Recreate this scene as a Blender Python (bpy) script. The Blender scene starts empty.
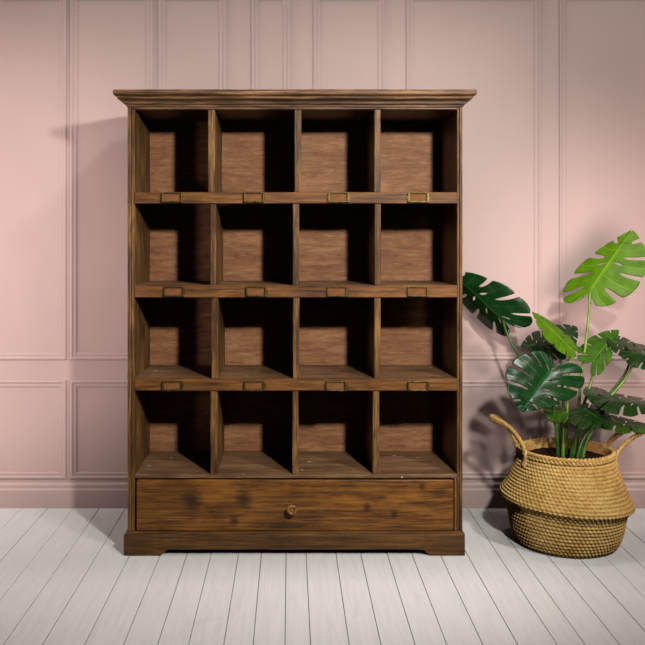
import bpy, bmesh, math, random
from mathutils import Vector, Matrix, noise
random.seed(4)
S = bpy.context.scene
C = S.collection
F, VX, VY, D, H = 880.0, 290.0, 238.0, 2.70, 0.969      # focal (px), vanishing point, camera distance and height

def W(px, py, y=0.0):
    k = (D + y) / F
    return Vector(((px - VX) * k, y, H - (py - VY) * k))
def X(px, y=0.0): return (px - VX) * (D + y) / F
def Z(py, y=0.0): return H - (py - VY) * (D + y) / F

# ------------------------------------------------------------------ helpers
def link(name, me, mat=None, parent=None, smooth=False, bevel=0.0, seg=2):
    o = bpy.data.objects.new(name, me); C.objects.link(o)
    if mat: me.materials.append(mat)
    if smooth:
        for p in me.polygons: p.use_smooth = True
    if bevel:
        m = o.modifiers.new('bevel', 'BEVEL'); m.width = bevel; m.segments = seg
        m.limit_method = 'ANGLE'; m.angle_limit = math.radians(40); m.harden_normals = False
    if parent: o.parent = parent; o.location = -parent.location if False else (0, 0, 0)
    return o
def mk(name, bm, mat=None, parent=None, origin=None, smooth=False, bevel=0.0, seg=2):
    """bm holds world coordinates; origin is the object's own origin in the world."""
    bmesh.ops.recalc_face_normals(bm, faces=bm.faces)
    org = Vector(origin) if origin is not None else Vector((0, 0, 0))
    bmesh.ops.translate(bm, verts=bm.verts, vec=-org)
    me = bpy.data.meshes.new(name); bm.to_mesh(me); bm.free()
    o = link(name, me, mat, None, smooth, bevel, seg)
    if parent is not None:
        o.parent = parent
        pw = Vector((0, 0, 0)); q = parent
        while q: pw += q.location; q = q.parent
        o.location = org - pw
    else: o.location = org
    return o
def box(bm, x0, x1, y0, y1, z0, z1):
    v = [bm.verts.new((x, y, z)) for z in (z0, z1) for y in (y0, y1) for x in (x0, x1)]
    for f in ((0,1,3,2),(4,6,7,5),(0,4,5,1),(2,3,7,6),(0,2,6,4),(1,5,7,3)):
        bm.faces.new([v[i] for i in f])
    return v
def extrude_xz(bm, pts, y0, y1):
    a = [bm.verts.new((x, y0, z)) for x, z in pts]; b = [bm.verts.new((x, y1, z)) for x, z in pts]
    n = len(pts); bm.faces.new(a); bm.faces.new(b[::-1])
    for i in range(n): bm.faces.new((a[i], a[(i+1)%n], b[(i+1)%n], b[i]))
def tube(bm, pts, rad, n=10, cap=True):
    pts = [Vector(p) for p in pts]; N = len(pts); rings = []
    t0 = (pts[1]-pts[0]).normalized(); up = Vector((0,1,0)) if abs(t0.y) < .9 else Vector((1,0,0))
    nrm = (up - t0*up.dot(t0)).normalized()
    for i, p in enumerate(pts):
        t = (pts[min(i+1,N-1)] - pts[max(i-1,0)]).normalized()
        nrm = (nrm - t*nrm.dot(t)).normalized(); bn = t.cross(nrm)
        r = rad(i/(N-1)) if callable(rad) else rad
        rings.append([bm.verts.new(p + (nrm*math.cos(2*math.pi*k/n) + bn*math.sin(2*math.pi*k/n))*r) for k in range(n)])
    for i in range(N-1):
        for k in range(n):
            bm.faces.new((rings[i][k], rings[i][(k+1)%n], rings[i+1][(k+1)%n], rings[i+1][k]))
    if cap: bm.faces.new(rings[0][::-1]); bm.faces.new(rings[-1])
def lathe(bm, prof, c, axis='z', n=32):
    c = Vector(c); rings = []
    for r, h in prof:
        ring = []
        for k in range(n):
            a = 2*math.pi*k/n
            v = Vector((r*math.cos(a), r*math.sin(a), h)) if axis == 'z' else Vector((r*math.cos(a), -h, r*math.sin(a)))
            ring.append(bm.verts.new(c + v))
        rings.append(ring)
    for i in range(len(rings)-1):
        for k in range(n): bm.faces.new((rings[i][k], rings[i][(k+1)%n], rings[i+1][(k+1)%n], rings[i+1][k]))
    bm.faces.new(rings[0][::-1]); bm.faces.new(rings[-1])
def bez(p0, p1, p2, p3, n=20):
    out = []
    for i in range(n+1):
        t = i/n; u = 1-t
        out.append(p0*u**3 + p1*3*u*u*t + p2*3*u*t*t + p3*t**3)
    return out
def lin(c):
    return tuple(((v/255)/12.92 if v/255 <= .04045 else ((v/255+.055)/1.055)**2.4) for v in c) + (1,)
def empty(name, loc):
    o = bpy.data.objects.new(name, None); C.objects.link(o); o.location = loc; o.empty_display_size = .1
    return o
def tag(o, label=None, cat=None, group=None, kind=None):
    if label: o['label'] = label
    if cat: o['category'] = cat
    if group: o['group'] = group
    if kind: o['kind'] = kind

# ------------------------------------------------------------------ materials
class NT:
    def __init__(s, name):
        s.m = bpy.data.materials.new(name); s.m.use_nodes = True; s.t = s.m.node_tree; s.n = s.t.nodes
        s.b = s.n['Principled BSDF']; s.l = s.t.links
    def new(s, ty, **kw):
        d = s.n.new(ty)
        for k, v in kw.items(): setattr(d, k, v)
        return d
    def inp(s, d, k, v):
        if isinstance(v, bpy.types.NodeSocket): s.l.new(v, d.inputs[k])
        else: d.inputs[k].default_value = v
    def math(s, op, a, b=0.0, clamp=False):
        d = s.new('ShaderNodeMath', operation=op, use_clamp=clamp); s.inp(d, 0, a); s.inp(d, 1, b); return d.outputs[0]
    def mix(s, f, a, b, mode='MIX'):
        d = s.new('ShaderNodeMix', data_type='RGBA', blend_type=mode); s.inp(d, 0, f); s.inp(d, 6, a); s.inp(d, 7, b); return d.outputs[2]
    def ramp(s, f, stops):
        d = s.new('ShaderNodeValToRGB'); s.l.new(f, d.inputs[0]); e = d.color_ramp.elements
        while len(e) > 1: e.remove(e[-1])
        e[0].position, e[0].color = stops[0]
        for p, c in stops[1:]:
            q = e.new(p); q.color = c
        return d.outputs[0]
    def coord(s, scale=(1,1,1), loc=(0,0,0)):
        tc = s.new('ShaderNodeTexCoord'); mp = s.new('ShaderNodeMapping')
        s.l.new(tc.outputs['Object'], mp.inputs[0]); mp.inputs['Scale'].default_value = scale; mp.inputs['Location'].default_value = loc
        return mp.outputs[0]
    def noise(s, vec, scale, detail=4, rough=.5, dist=0.0, w=None):
        d = s.new('ShaderNodeTexNoise'); d.noise_dimensions = '4D' if w is not None else '3D'
        s.l.new(vec, d.inputs['Vector']); d.inputs['Scale'].default_value = scale; d.inputs['Detail'].default_value = detail
        d.inputs['Roughness'].default_value = rough; d.inputs['Distortion'].default_value = dist
        if w is not None: s.l.new(w, d.inputs['W'])
        return d.outputs['Fac']
    def bump(s, h, strength=.3, dist=.002):
        d = s.new('ShaderNodeBump'); d.inputs['Strength'].default_value = strength; d.inputs['Distance'].default_value = dist
        s.l.new(h, d.inputs['Height']); s.l.new(d.outputs[0], s.b.inputs['Normal'])
    def base(s, c, rough=.5, metal=0.0, spec=None):
        s.inp(s.b, 'Base Color', c); s.inp(s.b, 'Roughness', rough); s.inp(s.b, 'Metallic', metal)
        if spec is not None: s.inp(s.b, 'Specular IOR Level', spec)

def wood(name, dark, mid, light, axis='x', rough=.5, knots=(), patches=0.0, spec=.3, flecks=False, contrast=1.0, mottled=False):
    s = NT(name); k_ = 6 if mottled else 18; st = {'x': (1, k_, k_), 'z': (k_, k_, 1), 'y': (k_, 1, k_)}[axis]
    oi = s.new('ShaderNodeObjectInfo'); w = s.math('MULTIPLY', oi.outputs['Random'], 30.0)
    v = s.coord(st)
    vbase = s.coord((1,1,1))
    for (kx, kz, r) in knots:           # grain bends round the knots
        pass
    warp = s.noise(vbase, 4, 2, .5, 0, w)
    g1 = s.noise(v, 14 if mottled else 5.5, 6, .68, .5, w)
    g2 = s.noise(v, 60 if mottled else 22, 4, .7, .3, w)
    big = s.noise(s.coord({'x': (1,2.5,2.5), 'z': (2.5,2.5,1), 'y': (2.5,1,2.5)}[axis]), 4.2, 4, .6, .8, w)
    f = s.math('ADD', s.math('MULTIPLY', g1, .55), s.math('ADD', s.math('MULTIPLY', g2, .25), s.math('MULTIPLY', big, .3)))
    c0, c1 = .55 - .115/contrast, .55 + .12/contrast
    col = s.ramp(f, [(c0, lin(dark)), ((c0+c1)/2, lin(mid)), (c1, lin(light))])
    if patches:
        pn = s.noise(s.coord((3.0, 3, 8.0) if axis == 'x' else (7, 7, 2)), 2.1, 3, .55, 1.0)
        m = s.ramp(pn, [(.52, (0,0,0,1)), (.72, (1,1,1,1))])
        mm = s.math('MULTIPLY', m, patches)
        col = s.mix(mm, col, lin((176, 112, 40)))
    for (kx, kz, r) in knots:
        mp = s.new('ShaderNodeVectorMath', operation='SUBTRACT'); tc = s.new('ShaderNodeTexCoord')
        s.l.new(tc.outputs['Object'], mp.inputs[0]); mp.inputs[1].default_value = (kx, 0, kz)
        sc = s.new('ShaderNodeVectorMath', operation='MULTIPLY'); s.l.new(mp.outputs[0], sc.inputs[0]); sc.inputs[1].default_value = (1.0, 0, .85)
        ln = s.new('ShaderNodeVectorMath', operation='LENGTH'); s.l.new(sc.outputs[0], ln.inputs[0])
        d = s.math('DIVIDE', ln.outputs['Value'], r)
        d = s.math('ADD', d, s.math('MULTIPLY', s.math('SUBTRACT', g1, .5), 1.1))
        k = s.ramp(d, [(.15, (1,1,1,1)), (.45, (.75,.75,.75,1)), (1.0, (0,0,0,1))])
        col = s.mix(s.math('MULTIPLY', k, .8), col, lin((30, 17, 8)))
    if flecks:
        vo = s.new('ShaderNodeTexVoronoi'); s.l.new(s.coord((1,1,.2)), vo.inputs['Vector']); vo.inputs['Scale'].default_value = 13
        sp = s.math('LESS_THAN', vo.outputs['Distance'], .075)
        col = s.mix(s.math('MULTIPLY', sp, .9), col, lin((205, 200, 190)))
    s.base(col, s.math('ADD', s.math('MULTIPLY', g2, .25), rough - .12), 0, spec)
    s.bump(s.math('ADD', g1, s.math('MULTIPLY', g2, .6)), .35, .0025)
    return s.m

DK, MD, LT = (40, 25, 12), (92, 63, 34), (138, 101, 60)
M_woodx = wood('dark stained pine, long grain', (54,30,12), (118,74,34), (164,108,54), 'x')
M_woodz = wood('dark stained pine, upright grain', (40,24,11), (102,69,36), (164,118,64), 'z', contrast=1.15)
M_corn = wood('weathered pine cornice', (48,31,20), (108,74,48), (164,122,84), 'x', contrast=1.2)
M_floorw = wood('pine shelf boards', (70,48,32), (132,96,66), (172,132,96), 'x', flecks=True)
M_back = wood('reddish plywood back', (110,69,44), (164,110,74), (204,150,104), 'x', .6, contrast=.75, mottled=True)
M_plinth = wood('dark pine plinth', (44,26,12), (92,60,28), (128,88,44), 'x')
M_drawer = wood('knotty pine drawer front', (44,25,10), (112,70,30), (166,110,50), 'x', .42,
                knots=[(X(192), Z(502), .038), (X(243.5), Z(499), .036), (X(234), Z(521), .022), (X(367), Z(507), .016), (X(394), Z(514), .014), (X(422), Z(487), .012)], patches=.5)

def plain(name, col, rough=.5, metal=0, spec=None, nz=0.0, nscale=20):
    s = NT(name)
    if nz:
        f = s.noise(s.coord(), nscale, 4, .6)
        d = tuple(c*(1-nz) for c in col)
        s.base(s.ramp(f, [(.35, lin(d)), (.65, lin(col))]), rough, metal, spec); s.bump(f, .1, .001)
    else: s.base(lin(col), rough, metal, spec)
    return s.m
M_brass = plain('aged brass', (128, 112, 68), .42, 1.0, None, .45, 160)
M_card = plain('brown card', (146, 94, 54), .7, 0, .2, .15, 90)
M_wall = plain('pale pink wall paint', (195, 169, 163), .55, 0, .25, .02, 3)
M_soil = plain('dark soil', (58, 38, 24), .95, 0, .1, .5, 90)

def floor_mat():
    s = NT('white painted boards')
    oi = s.noise(s.coord((12.1, .5, 1)), 1.0, 1, .5)
    g = s.noise(s.coord((30, 1.5, 1)), 3, 5, .6, .4)
    scf = s.noise(s.coord((3, 1, 1)), 5, 5, .65, 1.0)
    c = s.ramp(g, [(.3, lin((232, 229, 225))), (.6, lin((242, 239, 235)))])
    c = s.mix(s.math('MULTIPLY', s.ramp(scf, [(.60, (0,0,0,1)), (.78, (1,1,1,1))]), .25), c, lin((176, 172, 166)))
    s.base(c, .45, 0, .3); s.bump(g, .15, .001)
    return s.m
M_floor = floor_mat()
M_gap = plain('dusty gap', (176, 172, 168), .9, 0, .1)

# ------------------------------------------------------------------ room shell
YW = 0.47
bm = bmesh.new(); box(bm, -3.2, 3.2, YW, YW+.1, -.02, 2.7)
tag(mk('wall_back', bm, M_wall), kind='structure')
# floor boards: lines run towards the wall
lines = [-.59-.093*i for i in range(28, 0, -1)] + [-.59, -.49, -.397, -.316, -.242, -.158, -.088, -.012, .049, .141, .217, .298, .374, .46, .543, .637, .704, .787, .876, .957]
lines = [x for x in lines] + [.957+.085*i for i in range(1, 27)]
bm = bmesh.new(); g = .0007
for a, b in zip(lines[:-1], lines[1:]):
    dz = random.uniform(-.0006, .0004)
    box(bm, a+g, b-g, -3.4, YW, -.02, dz)
fl = mk('floor', bm, M_floor, bevel=.0012, seg=2); tag(fl, kind='structure')
bm = bmesh.new(); box(bm, -3.2, 3.2, -3.4, YW, -.03, -.006)
tag(mk('floor_underlay', bm, M_gap), kind='structure')

def frame_mould(n, px0, px1, py0, py1, w=.026):
    """picture-frame moulding on the wall with mitred corners; profile: outer fillet, bead, cove"""
    x0, x1 = X(px0, YW), X(px1, YW); z1, z0 = Z(py0, YW), Z(py1, YW)
    prof = [(0, 0), (0, .003), (.003, .0052), (.007, .0056), (.010, .0046), (.0115, .0026), (.015, .0024), (.019, .0030), (.023, .0027), (w, .001), (w, 0)]
    bm = bmesh.new(); rings = []
    for o, h in prof:
        rings.append([bm.verts.new((x, YW-h-.0002, z)) for x, z in ((x0+o, z0+o), (x1-o, z0+o), (x1-o, z1-o), (x0+o, z1-o))])
    for i in range(len(rings)-1):
        for k in range(4): bm.faces.new((rings[i][k], rings[i][(k+1)%4], rings[i+1][(k+1)%4], rings[i+1][k]))
    o = mk('trim_%d' % n, bm, M_wall); tag(o, kind='structure')
cols = [(-330, -232), (-226, -83), (-77, 66.5), (70, 153), (158, 226), (251, 290), (313, 385), (406, 541), (559, 700), (720, 850), (870, 1010)]
n = 1
for a, b in cols:
    frame_mould(n, a, b, -8, 360); frame_mould(n+1, a, b, 380, 479); n += 2
# skirting
bm = bmesh.new()
zt = Z(482, YW); prof = [(0, 0), (.016, 0), (.016, Z(488.5, YW)-.002), (.012, Z(487.5, YW)), (.012, zt-.008), (.009, zt-.003), (.004, zt), (0, zt)]
a = [bm.verts.new((-3.2, YW-d, z)) for d, z in prof]; b = [bm.verts.new((3.2, YW-d, z)) for d, z in prof]
for i in range(len(prof)):
    j = (i+1) % len(prof); bm.faces.new((a[i], a[j], b[j], b[i]))
bm.faces.new(a); bm.faces.new(b[::-1])
tag(mk('baseboard_back', bm, M_wall), kind='structure')

# ------------------------------------------------------------------ cabinet
XL, XR, YB = X(127.5), X(462.5), .335
YBACK = .300
cab = empty('pigeonhole_cabinet', ((XL+XR)/2, YB/2, 0))
tag(cab, 'tall dark-stained wooden pigeonhole cabinet with sixteen open compartments and a bottom drawer', 'cabinet')
ztop = Z(104); zrail = Z(109.2)
xi0, xi1 = X(134.6), X(457.4)       # inside faces
for (a, b, c) in ((XL, X(131.2), xi0), (XR, X(459.6), xi1)):
    bm = bmesh.new()
    lo, hi = sorted((a, b)); box(bm, lo, hi, .0, YB, Z(534), ztop)
    lo, hi = sorted((b, c)); box(bm, lo+(.0008 if a < 0 else 0), hi-(0 if a < 0 else .0008), .003, YBACK, Z(534), ztop)
    mk('side_panel', bm, M_woodz, cab, ((lo+hi)/2, YB/2, .7), bevel=.0014)
# cornice: lofted rectangle
cx0, cx1 = XL+.002, XR-.002
prof = [(.000, Z(107.2)), (.0045, Z(106.8)), (.0050, Z(105.4)), (.0110, Z(104.3)), (.0118, Z(103.4)), (.0118, Z(102.2)), (.0140, Z(101.5)), (.0200, Z(100.8)), (.0270, Z(100.2)), (.0292, Z(99.2)), (.0298, Z(97.9)),
        (.0330, Z(97.2)), (.0375, Z(96.5)), (.0390, Z(95.6)), (.0394, Z(94.4)), (.0385, Z(92.6)), (.0372, Z(91.5)), (.033, Z(91.2))]
bm = bmesh.new(); rings = []
for o, z in prof:
    ring = []
    N = 40
    pts = [(cx0-o, YB)] + [(cx0-o + (cx1-cx0+2*o)*i/N, -o) for i in range(N+1)] + [(cx1+o, YB)]
    for i, (x, y) in enumerate(pts):
        wob = .0009*noise.noise(Vector((x*9, o*60, z*9)))
        ring.append(bm.verts.new((x, y + (wob if y < .1 else 0), z+wob)))
    rings.append(ring)
m_ = len(rings[0])
for i in range(len(rings)-1):
    for k in range(m_): bm.faces.new((rings[i][k], rings[i][(k+1)%m_], rings[i+1][(k+1)%m_], rings[i+1][k]))
bm.faces.new(rings[0][::-1]); bm.faces.new(rings[-1])
mk('cornice', bm, M_corn, cab, ((cx0+cx1)/2, YB/2, Z(98)))
bm = bmesh.new(); box(bm, xi0, xi1, .002, .02, zrail, Z(106.5)); box(bm, xi0, xi1, .02, YBACK, zrail+.003, zrail+.012)
mk('top_rail', bm, M_corn, cab, (0, .01, Z(107)), bevel=.0012)
bm = bmesh.new(); box(bm, X(131.2)+.0003, X(459.6)-.0003, YBACK+.0003, YBACK+.012, .05, ztop)
mk('back_panel', bm, M_back, cab, (0, YBACK, .7))
# shelves
sh = [(192.2, 203.4), (285.2, 297.4), (378.8, 390.6)]
for i, (a, b) in enumerate(sh):
    bm = bmesh.new(); z1, z0 = Z(a), Z(b)
    box(bm, xi0+.0005, xi1-.0005, -.001, .018, z0, z1)                      # front rail
    mk('shelf_rail', bm, M_woodx, cab, (0, .009, z0), bevel=.0015)
    bm = bmesh.new(); box(bm, xi0+.0005, xi1-.0005, .0182, YBACK, z1-.016, z1-.0004)
    mk('shelf', bm, M_floorw, cab, (.013*i, .15, z1))
bm = bmesh.new(); box(bm, xi0+.0005, xi1-.0005, .001, YBACK, Z(478.2), Z(474.6))
mk('base_shelf', bm, M_floorw, cab, (.2, .15, Z(476)), bevel=.0012)
rows = [(109.4, 192.2), (203.4, 285.2), (297.4, 378.8), (390.6, 474.6)]
divs = [[(207.8, 214.6), (294.6, 301.4), (374.6, 380.8)], [(210.4, 215.8), (292.9, 299.2), (375.0, 381.0)],
        [(211.2, 217.8), (293.0, 299.4), (374.6, 380.8)], [(210.2, 217.2), (292.4, 298.4), (373.0, 379.4)]]
for (t, b), dv in zip(rows, divs):
    for (l, r) in dv:
        bm = bmesh.new(); box(bm, X(l), X(r), .004, YBACK-.0005, Z(b)+.0002, Z(t)-.0002)
        mk('divider', bm, M_woodz, cab, (X(l), .15, Z(b)), bevel=.0016)
# drawer
dx0, dx1, dz0, dz1 = X(136.6), X(453.6), Z(531), Z(479.9)
dr = None
bm = bmesh.new(); box(bm, dx0, dx1, -.001, .020, dz0+.0015, dz1)
bw = .010
box(bm, dx0+.004, dx0+.004+bw, .020, .285, dz0+.006, dz1-.02); box(bm, dx1-.004-bw, dx1-.004, .020, .285, dz0+.006, dz1-.02)
box(bm, dx0+.004+bw, dx1-.004-bw, .275, .285, dz0+.006, dz1-.02); box(bm, dx0+.004+bw, dx1-.004-bw, .020, .275, dz0+.008, dz0+.014)
dr = mk('drawer', bm, M_drawer, cab, (0, 0, 0), bevel=.0022)
bm = bmesh.new(); kx, kz = X(292), Z(507.5)
lathe(bm, [(.007, 0), (.0070, .010), (.010, .014), (.0148, .018), (.0162, .023), (.0150, .028), (.0115, .031), (.0098, .0302), (.0085, .0262), (.006, .0258), (.0045, .0270), (.001, .0276)], (kx, -.001, kz), 'y', 28)
mk('knob', bm, wood('turned wooden knob', (84,56,26), (140,98,52), (184,136,80), 'y'), dr, (kx, -.001, kz), smooth=True)
# drawer frame: right runner strip and bottom
bm = bmesh.new(); box(bm, X(454.6), xi1-.0003, .001, .02, Z(531), Z(478.4))
mk('drawer_stop', bm, M_woodz, cab, (X(456), .01, Z(505)), bevel=.001)
bm = bmesh.new(); box(bm, xi0, xi1, .006, YBACK, Z(546), Z(543))
mk('bottom_panel', bm, M_plinth, cab, (0, .15, Z(545)))
# plinth
yp = -.018
def PX(p): return X(p, yp)
def PZ(p): return Z(p, yp)
bm = bmesh.new()
zt = PZ(535.3); zc = PZ(549.8)
pts = [(PX(123.6), 0), (PX(123.6), zt), (PX(465), zt), (PX(465), 0), (PX(429), 0), (PX(428), .006), (PX(425.4), .012), (PX(424), .0165), (PX(420.5), zc-.0015), (PX(416), zc),
       (PX(167.5), zc), (PX(164.5), .012), (PX(161), 0)]
pts = [(x, max(z, .0005)) for x, z in pts]
extrude_xz(bm, pts, yp, .0)
for (a, b) in ((PX(123.6), XL-.0005), (XR+.0005, PX(465))):
    box(bm, a, b, .0002, YB, .0005, zt)
for (a, b) in ((XL, XL+.02), (XR-.02, XR)):
    box(bm, a, b, .0002, YB, .0005, Z(534.2))
mk('plinth', bm, M_plinth, cab, (0, 0, 0), bevel=.0018)
bm = bmesh.new(); rings = []
for o, z in [(.017, zt+.0001), (.0165, zt+.002), (.010, zt+.0055), (.006, zt+.0075), (-.0005, zt+.008)]:
    k = min(o, .0045)*1.0 if o > 0 else o
    rings.append([bm.verts.new(p) for p in ((XL-k*o/.017, YB, z), (XL-k*o/.017, -o, z), (XR+k*o/.017, -o, z), (XR+k*o/.017, YB, z))])
for i in range(len(rings)-1):
    for k in range(4): bm.faces.new((rings[i][k], rings[i][(k+1)%4], rings[i+1][(k+1)%4], rings[i+1][k]))
bm.faces.new(rings[0][::-1])
mk('plinth_moulding', bm, M_plinth, cab, (0.1, 0, 0))
# label holders
hold = [[172, 254, 338.4, 418], [174, 256.3, 337.2, 417.4], [172.6, 254.4, 335.8, 417.8]]
zy = [197.6, 291.6, 385.6]
proto = None
def make_holder(c):
    w, h = .0315, .0150; x, z = c.x, c.z; y0, y1 = -.0095, -.0012
    bm = bmesh.new()
    box(bm, x-w, x-w+.0045, y0, y1, z-h, z+h); box(bm, x+w-.0045, x+w, y0, y1, z-h, z+h)
    box(bm, x-w+.0045, x+w-.0045, y0+.0012, y1, z+h-.0022, z+h); box(bm, x-w+.0045, x+w-.0045, y0+.0004, y1, z-h, z-h+.0036)
    for s in (-1, 1):   # pierced ears with pin heads
        xa = x + s*w
        box(bm, min(xa, xa+s*.004), max(xa, xa+s*.004), y1-.0016, y1, z-.0055, z+.0055)
    o = mk('label_holder', bm, M_brass, cab, c, bevel=.0008)
    bm = bmesh.new(); box(bm, x-w+.0048, x+w-.0048, y1-.0012, y1-.0001, z-h+.0038, z+h-.003)
    k = mk('label_card', bm, M_card, o, c)
    return o, k
cabloc = cab.location.copy()
for row, py in zip(hold, zy):
    for px in row:
        c = Vector((X(px), 0, Z(py)))
        if proto is None: proto = make_holder(c)
        else:
            a = proto[0].copy(); C.objects.link(a); a.parent = cab; a.location = c - cabloc
            a.rotation_euler = (0, random.uniform(-.02, .02), 0)
            b = proto[1].copy(); C.objects.link(b); b.parent = a

# ------------------------------------------------------------------ basket
BX, BY = X(565.8, .105), .105
def straw():
    s = NT('woven seagrass')
    n1 = s.noise(s.coord((1, 1, 2)), 60, 4, .6); n2 = s.noise(s.coord((1, 1, 1)), 7, 3, .5)
    f = s.math('ADD', s.math('MULTIPLY', n1, .6), s.math('MULTIPLY', n2, .4))
    c = s.ramp(f, [(.36, lin((168, 126, 66))), (.5, lin((202, 160, 92))), (.64, lin((220, 184, 116)))])
    s.base(c, .7, 0, .2); s.bump(n1, .4, .002)
    return s.m
M_straw = straw()
bas = empty('belly_basket', (BX, BY, 0))
tag(bas, 'round woven seagrass belly basket with two handles, standing on the white floor beside the cabinet', 'basket')
def basket_bm():
    bm = bmesh.new()
    # profile param: list (r, z) outside; the fold (index by z near .133) is tilted
    key = [(.146, 0.003), (.158, .012), (.169, .040), (.177, .080), (.182, .114), (.190, .129), (.2030, .139), (.2035, .145), (.197, .156), (.184, .180), (.170, .210), (.154, .248), (.145, .276), (.143, .293)]
    # resample by length
    pts = []
    for i in range(len(key)-1):
        (r0, z0), (r1, z1) = key[i], key[i+1]
        L = math.hypot(r1-r0, z1-z0); m = max(2, int(L/.0017))
        for j in range(m): t = j/m; pts.append((r0+(r1-r0)*t, z0+(z1-z0)*t))
    pts.append(key[-1])
    sm = pts[:]
    for _ in range(6):
        sm = [sm[0]] + [((sm[i-1][0]+2*sm[i][0]+sm[i+1][0])/4, (sm[i-1][1]+2*sm[i][1]+sm[i+1][1])/4) for i in range(1, len(sm)-1)] + [sm[-1]]
    pts = sm
    NA = 720; rings = []; L = 0; NB = 84
    for i, (r, z) in enumerate(pts):
        if i: L += math.hypot(r-pts[i-1][0], z-pts[i-1][1])
        j0, j1 = max(i-1, 0), min(i+1, len(pts)-1)
        tx, tz = pts[j1][0]-pts[j0][0], pts[j1][1]-pts[j0][1]; q = math.hypot(tx, tz); nx, nz = tz/q, -tx/q
        ring = []
        row = L/.0112; ri = int(row); fr = row-ri
        band = math.sin(math.pi*fr)
        tilt = math.exp(-((z-.136)/.075)**2)*.013
        if z < .136: tilt = .013*min(1, (z/.12))**1.3
        for k in range(NA):
            a = 2*math.pi*k/NA
            u = a*NB/(2*math.pi) + .5*(ri % 2) + .25*fr
            bump = abs(math.sin(math.pi*u))
            h = .0068*(band**.7)*(.22+.78*bump**.8) - .003
            irr = .0015*noise.noise(Vector((math.cos(a)*4, math.sin(a)*4, z*25)))
            rr = r + (h+irr)*nx; zz = z + (h)*nz - tilt*math.cos(a)*(r/.2)
            ring.append(bm.verts.new((BX + rr*math.cos(a), BY + rr*math.sin(a), max(zz, .002))))
        rings.append(ring)
    # inner wall down to below the soil
    for r, z in [(.141, .2955), (.137, .295), (.1355, .288), (.138, .262), (.146, .235), (.148, .222)]:
        rings.append([bm.verts.new((BX + r*math.cos(2*math.pi*k/NA), BY + r*math.sin(2*math.pi*k/NA), z + (.0012*math.sin(k*.7) if r < .146 else 0))) for k in range(NA)])
    for i in range(len(rings)-1):
        A, B = rings[i], rings[i+1]
        for k in range(NA): bm.faces.new((A[k], A[(k+1)%NA], B[(k+1)%NA], B[k]))
    bm.faces.new(rings[0][::-1])
    return bm
mk('basket_body', basket_bm(), M_straw, bas, (BX, BY, 0), smooth=True)
def braid(pts, width, turns, name, parent, origin, nstr=3, rs=.0042, closed=False):
    """three interlaced strands along a path"""
    bm = bmesh.new(); N = len(pts)
    for s_ in range(nstr):
        out = []
        M = N*4
        for i in range(M+1):
            t = i/M*(N-1); k = min(int(t), N-2); f = t-k
            p = pts[k].lerp(pts[k+1], f)
            tan = (pts[min(k+1, N-1)] - pts[max(k-1, 0)] if k < N-1 else pts[-1]-pts[-2]).normalized()
            tan2 = (pts[min(k+2, N-1)] - pts[k]).normalized(); tan = tan.lerp(tan2, f).normalized()
            rad = Vector((p.x-BX, p.y-BY, 0)); rad = rad.normalized()
            nn = (rad - tan*rad.dot(tan)).normalized(); bb = tan.cross(nn)
            ph = 2*math.pi*(i/M*turns + s_/nstr)
            out.append(p + bb*math.sin(ph)*width + nn*math.sin(2*ph)*width*.45)
        tube(bm, out, rs, 7, not closed)
    return mk(name, bm, M_straw, parent, origin, smooth=True)
# braided rim
rim = [Vector((BX + .1435*math.cos(2*math.pi*k/96), BY + .1435*math.sin(2*math.pi*k/96), .290)) for k in range(97)]
braid(rim, .0078, 24, 'rim_braid', bas, (BX, BY, .288), rs=.0044, closed=True)
# handles: arches standing out from the rim
for sgn in (-1, 1):
    hw = .046; o_, u_ = (.098, .128) if sgn < 0 else (.140, .100)
    pts = []
    xf = math.sqrt(.143**2 - hw**2) + .004
    for i in range(61):          # near foot, arch that rises and then bends outward, far foot
        a = math.pi*i/60; h = math.sin(a)**.8 if 0 < i < 60 else 0
        pts.append(Vector((BX + sgn*(xf + o_*h**1.7), BY - math.cos(a)*hw*(1+.15*math.sin(a)), .268 + u_*(1-(1-h)**1.5))))
    legs0 = [Vector((pts[0].x + sgn*.006*(1-j/6), pts[0].y, pts[0].z-.014*(1-j/6))) for j in range(6)]
    legs1 = [Vector((pts[-1].x + sgn*.006*(j/6), pts[-1].y, pts[-1].z-.014*(j/6))) for j in range(1, 7)]
    braid(legs0+pts+legs1, .0046, 15, 'handle', bas, (BX + sgn*.15, BY, .27), rs=.0052)
# soil
bm = bmesh.new(); R = .136; rings = []
for i in range(1, 15):
    r = R*i/14
    rings.append([bm.verts.new((BX + r*math.cos(2*math.pi*k/64), BY + r*math.sin(2*math.pi*k/64), .268 + .003*noise.noise(Vector((r*40*math.cos(2*math.pi*k/64), r*40*math.sin(2*math.pi*k/64), 3))))) for k in range(64)])
cv = bm.verts.new((BX, BY, .269))
for k in range(64): bm.faces.new((cv, rings[0][k], rings[0][(k+1)%64]))
for i in range(13):
    for k in range(64): bm.faces.new((rings[i][k], rings[i+1][k], rings[i+1][(k+1)%64], rings[i][(k+1)%64]))
lowr = [bm.verts.new((v.co.x, v.co.y, .240)) for v in rings[-1]]
for k in range(64): bm.faces.new((rings[-1][k], lowr[k], lowr[(k+1)%64], rings[-1][(k+1)%64]))
bm.faces.new(lowr)
so = mk('potting_soil', bm, M_soil, None, (BX, BY, .268), smooth=True)
tag(so, 'dark potting soil filling the woven basket around the plant stems', 'soil', kind='stuff')

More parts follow.
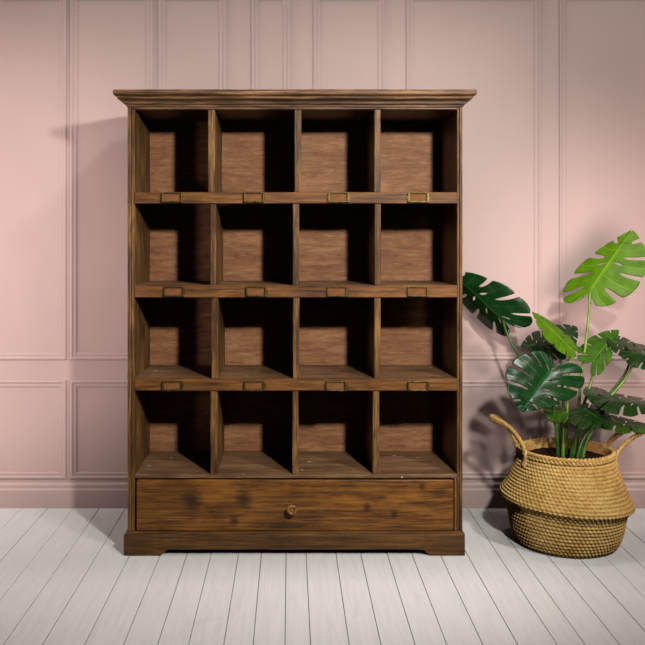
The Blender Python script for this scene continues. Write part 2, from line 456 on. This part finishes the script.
# ------------------------------------------------------------------ monstera
def leaf_mat(name, dark, light, trans=.25, rough=.33):
    s = NT(name); tc = s.new('ShaderNodeTexCoord'); uv = tc.outputs['UV']
    sep = s.new('ShaderNodeSeparateXYZ'); s.l.new(uv, sep.inputs[0])
    # uv.x: along the leaf by lobe, uv.y: 0 at the midrib, 1 at the margin
    rib = s.ramp(sep.outputs[1], [(0.0, (1,1,1,1)), (.035, (.4,.4,.4,1)), (.08, (0,0,0,1))])
    fr = s.math('FRACT', s.math('MULTIPLY', sep.outputs[0], 1.0)); d = s.math('ABSOLUTE', s.math('SUBTRACT', fr, .5))
    vein = s.ramp(d, [(0.0, (1,1,1,1)), (.05, (0,0,0,1))])
    nz = s.noise(s.coord(), 30, 4, .6)
    c = s.mix(s.ramp(nz, [(.35, (0,0,0,1)), (.7, (1,1,1,1))]), lin(dark), lin(light))
    veincol = tuple(min(255, v*1.25+22) for v in light)
    c = s.mix(s.math('MULTIPLY', rib, .8), c, lin(veincol)); c = s.mix(s.math('MULTIPLY', vein, .28), c, lin(veincol))
    s.base(c, rough, 0, .2)
    s.bump(s.math('SUBTRACT', s.math('MULTIPLY', nz, .15), s.math('ADD', vein, rib)), .25, .002)
    tr = s.new('ShaderNodeBsdfTranslucent'); s.l.new(c, tr.inputs[0]); mx = s.new('ShaderNodeMixShader'); mx.inputs[0].default_value = trans
    s.l.new(s.b.outputs[0], mx.inputs[1]); s.l.new(tr.outputs[0], mx.inputs[2])
    s.l.new(mx.outputs[0], s.n['Material Output'].inputs[0])
    return s.m
M_dark = leaf_mat('deep green leaf', (10, 42, 14), (18, 60, 20), .05, .24)
M_mid = leaf_mat('mid green leaf', (44, 84, 14), (66, 108, 22), .25, .42)
M_bright = leaf_mat('fresh green leaf', (74, 118, 8), (96, 140, 14), .3, .45)
M_deep = leaf_mat('blackish green leaf', (16, 42, 10), (26, 56, 16), .06, .30)
M_stem = plain('green petiole', (116, 152, 48), .4, 0, .4, .25, 30)
M_stemd = plain('dark green petiole', (58, 100, 34), .4, 0, .4, .25, 30)

# half outline of a heart shaped leaf, u along the midrib (0 joint, 1 tip), v half width (0..1)
OUT = [(-.02, .015), (-.10, .06), (-.20, .22), (-.23, .45), (-.19, .68), (-.08, .87), (.07, .97), (.24, 1.0), (.42, .93), (.58, .78), (.73, .57), (.85, .36), (.94, .17), (1.0, .02)]
def cr(P, t):
    n = len(P)-1; f = t*n; i = min(int(f), n-1); f -= i
    p = [P[max(0, min(n, i+j))] for j in (-1, 0, 1, 2)]
    return tuple(.5*((2*p[1][k]) + (-p[0][k]+p[2][k])*f + (2*p[0][k]-5*p[1][k]+4*p[2][k]-p[3][k])*f*f + (-p[0][k]+3*p[1][k]-3*p[2][k]+p[3][k])*f**3) for k in (0, 1))
def leaf(name, base, tip, right, left, mat, parent, seed=0, lobes=5, droop=.12, cup=.0, slit=.42, gap=.30, holes=True, ruff=.02, th=.0016, tipdrop=.0):
    rnd = random.Random(seed)
    B, T, R, Lf = [Vector(p) for p in (base, tip, right, left)]
    ax = T-B; len_ = ax.length
    mid = B + ax*.24; bR, bL = R-mid, Lf-mid
    nrm = ax.cross(bR - bL).normalized()
    if nrm.dot(Vector((0, -1, .4))) < 0: nrm = -nrm
    bm = bmesh.new(); uvl = bm.loops.layers.uv.new('UVMap')
    NR = 22
    for sd, bv in ((1, bR), (-1, bL)):
        # column list: (t, gapfun) in order from sinus to tip
        cols_ = []
        edges = [0.0] + [(.19 + .66*(k/(lobes-1))**.95) + rnd.uniform(-.012, .012) for k in range(lobes)] + [1.0]
        nl = len(edges)-1
        segs = []
        for k in range(nl):
            t0, t1 = edges[k], edges[k+1]
            # slit depth on both sides of this lobe
            segs.append((t0, t1))
        slits = [None] + [(slit + rnd.uniform(-.07, .10) + (.10 if k == 0 else 0) + (.12 if k == lobes-1 else 0), gap*(1+rnd.uniform(-.25, .25))) for k in range(lobes)] + [None]
        hole_at = [rnd.random() < .75 for _ in range(nl)]
        prev = None
        for k, (t0, t1) in enumerate(segs):
            w = t1-t0; NC = 12
            hole = holes and hole_at[k] and .12 < (t0+t1)/2 < .62
            half = NC//2
            colsets = [list(range(0, half+1)), list(range(half, NC+1))]
            verts_all = {}
            for ci, cs in enumerate(colsets):
                for j in cs:
                    f = j/NC
                    for i in range(NR+1):
                        r = i/NR
                        t = t0 + w*f
                        # open the slits towards the margin
                        def g(sl):
                            if sl is None: return 0
                            s0, ga = sl
                            if r <= s0: return 0
                            q = (r-s0)/(1-s0)
                            return ga*w*.5*(math.sqrt(q)*.9 if q < .25 else .45 + .10*(q-.25))
                        gl, gr = g(slits[k]), g(slits[k+1])
                        t = t + gl*(1-f) - gr*f
                        if hole and r > .12 and r < .34:
                            q = math.sin(math.pi*(r-.12)/.22)
                            if j == half: t += (-1 if ci == 0 else 1)*w*.10*q
                        # rounded lobe ends
                        rr = r*(1 - .055*(abs(2*f-1)**3)*(1 if 0 < k < nl-1 else .3))
                        mu, mv = cr(OUT, max(0, min(1, t)))
                        tt = max(0, (t-.17)/.83)
                        pu = tt**1.12*.98 if t > .17 else 0
                        # veins sweep forward
                        bend = .10*math.sin(math.pi*rr)*(.25+t)*(1 if t > .1 else t*10)
                        u = pu + (mu-pu)*rr - bend*.55*(1-.7*t)
                        v = mv*rr
                        z = -droop*(v**2)*.55 - cup*abs(v) - tipdrop*max(0, u)**2.2
                        z += ruff*math.sin(rr*3)*math.cos(2*math.pi*f)*.5*(rr**1.5)*(1 if 0 < k else .4)
                        z += .012*noise.noise(Vector((u*3+seed, v*3*sd, seed)))
                        p = B + ax*u + bv*v + nrm*z*len_
                        verts_all[(ci, j, i)] = (p, (k+f, rr))
            for ci, cs in enumerate(colsets):
                for j in cs[:-1]:
                    for i in range(NR):
                        q = [verts_all[(ci, j, i)], verts_all[(ci, j+1, i)], verts_all[(ci, j+1, i+1)], verts_all[(ci, j, i+1)]]
                        if (q[0][0]-q[1][0]).length < 1e-6 and (q[2][0]-q[3][0]).length < 1e-6: continue
                        vs = [bm.verts.new(a[0]) for a in q]
                        if sd < 0: vs = vs[::-1]; q = q[::-1]
                        fc = bm.faces.new(vs)
                        for lp, a in zip(fc.loops, q): lp[uvl].uv = a[1]
    bmesh.ops.remove_doubles(bm, verts=bm.verts, dist=1e-5)
    bmesh.ops.dissolve_degenerate(bm, edges=bm.edges, dist=1e-6)
    o = mk(name, bm, mat, parent, B, smooth=True)
    sm = o.modifiers.new('solid', 'SOLIDIFY'); sm.thickness = th; sm.offset = 0
    return o, B, nrm, ax
pl = empty('monstera_plant', (BX, BY, .24))
tag(pl, 'green monstera plant with split glossy leaves on long stems, growing in the woven basket', 'plant')
def stem(root, b, bend=(0, 0), mat=None, r0=.0058, r1=.0036):
    R0 = Vector(root); B = Vector(b)
    m1 = R0 + Vector((0, 0, (B.z-R0.z)*.45)) + (B-R0)*.10; m2 = B + Vector((bend[0], bend[1], -(B.z-R0.z)*.35))
    bm = bmesh.new(); tube(bm, bez(R0, m1, m2, B, 26), lambda t: r0+(r1-r0)*t, 9)
    mk('stem', bm, mat or M_stem, pl, R0, smooth=True)
def root(px, y=.14):
    y -= .03
    return (X(px, y), y, .2725)
# (joint, tip, right margin, left margin) as (px, py, depth)
LV = [
 # upper left dark leaf reaching behind the cabinet edge
 dict(j=(503, 320, .28), t=(447, 268, .33), r=(516, 295, .25), l=(472, 317, .37), m=M_dark, root=(561, .15), bend=(.03, 0), seed=3, droop=.10, ms=M_stemd),
 # large fresh leaf upper right
 dict(j=(590, 291, .16), t=(632, 230, .12), r=(643, 280, .10), l=(572, 274, .20), m=M_bright, root=(577, .17), bend=(-.005, 0), seed=11, droop=.06, slit=.36, gap=.42, ms=M_stem),
 # dark leaf facing the camera
 dict(j=(552, 368, .02), t=(520, 412, -.04), r=(510, 364, .00), l=(581, 391, -.01), m=M_dark, root=(558, .10), bend=(.0, .04), seed=7, droop=.12, slit=.30, gap=.36, ms=M_stemd),
 # slim fresh leaf behind it
 dict(j=(570, 347, .14), t=(532, 312, .12), r=(568, 332, .20), l=(554, 343, .08), m=M_bright, root=(566, .16), bend=(.0, 0), seed=5, droop=.12, slit=.62, gap=.2, lobes=5, ms=M_stem),
 # blackish leaf behind, seen edge on
 dict(j=(551, 344, .24), t=(521, 346, .24), r=(540, 328, .31), l=(560, 358, .2), m=M_deep, root=(563, .2), bend=(.0, 0), seed=9, droop=.2, ms=M_stemd),
 dict(j=(560, 340, .27), t=(577, 327, .30), r=(574, 345, .24), l=(552, 325, .32), m=M_deep, root=(565, .21), bend=(.0, 0), seed=10, droop=.2, ms=M_stemd),
 # mid green leaf right
 dict(j=(594, 360, .12), t=(619, 330, .20), r=(606, 365, .08), l=(583, 340, .18), m=M_mid, root=(574, .12), bend=(.0, 0), seed=13, droop=.18, slit=.5, ms=M_stem),
 # dark leaf top right
 dict(j=(633, 352, .10), t=(676, 364, .04), r=(640, 365, .03), l=(648, 342, .20), m=M_deep, root=(579, .12), bend=(.015, 0), seed=15, droop=.2, slit=.5, ms=M_stem),
 dict(j=(630, 350, .14), t=(606, 335, .20), r=(632, 339, .22), l=(617, 352, .10), m=M_deep, root=(581, .16), bend=(.015, 0), seed=16, droop=.15, slit=.5, ms=M_stemd),
 # low right leaf, nearly level
 dict(j=(605, 397, .06), t=(664, 408, .0), r=(621, 411, -.05), l=(628, 391, .16), m=M_deep, root=(580, .10), bend=(.01, 0), seed=17, droop=.16, slit=.4, ms=M_stemd),
 dict(j=(607, 396, .10), t=(583, 392, .05), r=(594, 384, .17), l=(601, 405, .02), m=M_dark, root=(577, .08), bend=(.01, 0), seed=18, droop=.2, slit=.6, gap=.2, lobes=4, ms=M_stemd),
 # low centre leaf
 dict(j=(583, 409, .04), t=(612, 425, -.03), r=(577, 424, -.06), l=(604, 406, .10), m=M_deep, root=(571, .09), bend=(.0, 0), seed=21, droop=.2, slit=.4, ms=M_stemd),
 # lowest right leaf, mid green
 dict(j=(597, 417, .10), t=(657, 431, .04), r=(614, 427, .0), l=(620, 412, .18), m=M_mid, root=(583, .12), bend=(.0, 0), seed=23, droop=.16, slit=.5, ms=M_stem),
 # small dark leaf under the front one
 dict(j=(564, 412, .10), t=(543, 411, .04), r=(553, 403, .16), l=(556, 420, .04), m=M_mid, root=(563, .11), bend=(.0, 0), seed=25, droop=.2, slit=.5, lobes=5, ms=M_stem),
]
for q in LV:
    kw = {k: q[k] for k in ('seed', 'lobes', 'droop', 'slit', 'gap') if k in q}
    o, B, nrm, ax = leaf('leaf', W(*q['j']), W(*q['t']), W(*q['r']), W(*q['l']), q['m'], pl, **kw)
    stem(root(*q['root']), B, q['bend'], q['ms'])

# ------------------------------------------------------------------ camera, lights
cam = bpy.data.cameras.new('camera'); co = bpy.data.objects.new('camera', cam); C.objects.link(co)
co.location = (0, -D, H); co.rotation_euler = (math.pi/2, 0, 0)
cam.sensor_width = 36; cam.lens = F/645*36; cam.shift_x = (322.5-VX)/645; cam.shift_y = -(322.5-VY)/645
S.camera = co
def aim(o, tgt): o.rotation_euler = (Vector(tgt)-o.location).to_track_quat('-Z', 'Y').to_euler()
def spot(name, loc, tgt, power, ang, blend, r, col):
    l = bpy.data.lights.new(name, 'SPOT'); l.energy = power; l.spot_size = math.radians(ang); l.spot_blend = blend; l.shadow_soft_size = r; l.color = col
    o = bpy.data.objects.new(name, l); C.objects.link(o); o.location = loc; aim(o, tgt); return o
def area(name, loc, tgt, power, sx, sy, col):
    l = bpy.data.lights.new(name, 'AREA'); l.shape = 'RECTANGLE'; l.size = sx; l.size_y = sy; l.energy = power; l.color = col
    o = bpy.data.objects.new(name, l); C.objects.link(o); o.location = loc; aim(o, tgt); return o
spot('key_spot', (.74, -2.0, 1.64), (.04, 0, .82), 172, 70, .75, .06, (1, .99, .94))
spot('left_wall_key', (1.0, -1.6, 2.9), (-1.25, .47, .8), 84, 40, .9, .16, (.98, 1, .97))  # added spot, sets where the cabinet's shadow lands on the left wall
spot('plant_spot', (1.75, -2.0, 2.7), (.95, .4, .75), 170, 58, .8, .12, (1, .96, .90))
spot('left_wall_fill', (-1.35, -1.2, .85), (-1.2, .47, .85), 84, 60, .35, .25, (1, .81, .80))  # added fill, no real lamp: lifts the cabinet's shadow on the left wall
spot('right_wall_fill', (.92, -1.15, .85), (1.24, .47, .70), 80, 50, .6, .25, (1, .80, .77))  # made-up fill light that brightens the shaded wall behind the plant
area('overhead_fill', (-.1, .12, 3.3), (-.1, .3, 0), 26, 3.0, .25, (1, .85, .80))  # added overhead fill grazing the wall, placed to miss the compartments
area('left_side_fill', (-2.8, -.12, 1.1), (-.8, .47, .9), 24, .6, 1.8, (1, .92, .88))  # no window here: extra soft light brushing along the left wall
wd = bpy.data.worlds.new('world'); S.world = wd; wd.use_nodes = True
wd.node_tree.nodes['Background'].inputs[0].default_value = (1, .85, .8, 1); wd.node_tree.nodes['Background'].inputs[1].default_value = .02
vs = S.view_settings; vs.view_transform = 'Standard'; vs.look = 'None'; vs.gamma = 1; vs.use_curve_mapping = False; vs.exposure = 0
S.cycles.max_bounces = 6; S.cycles.diffuse_bounces = 0
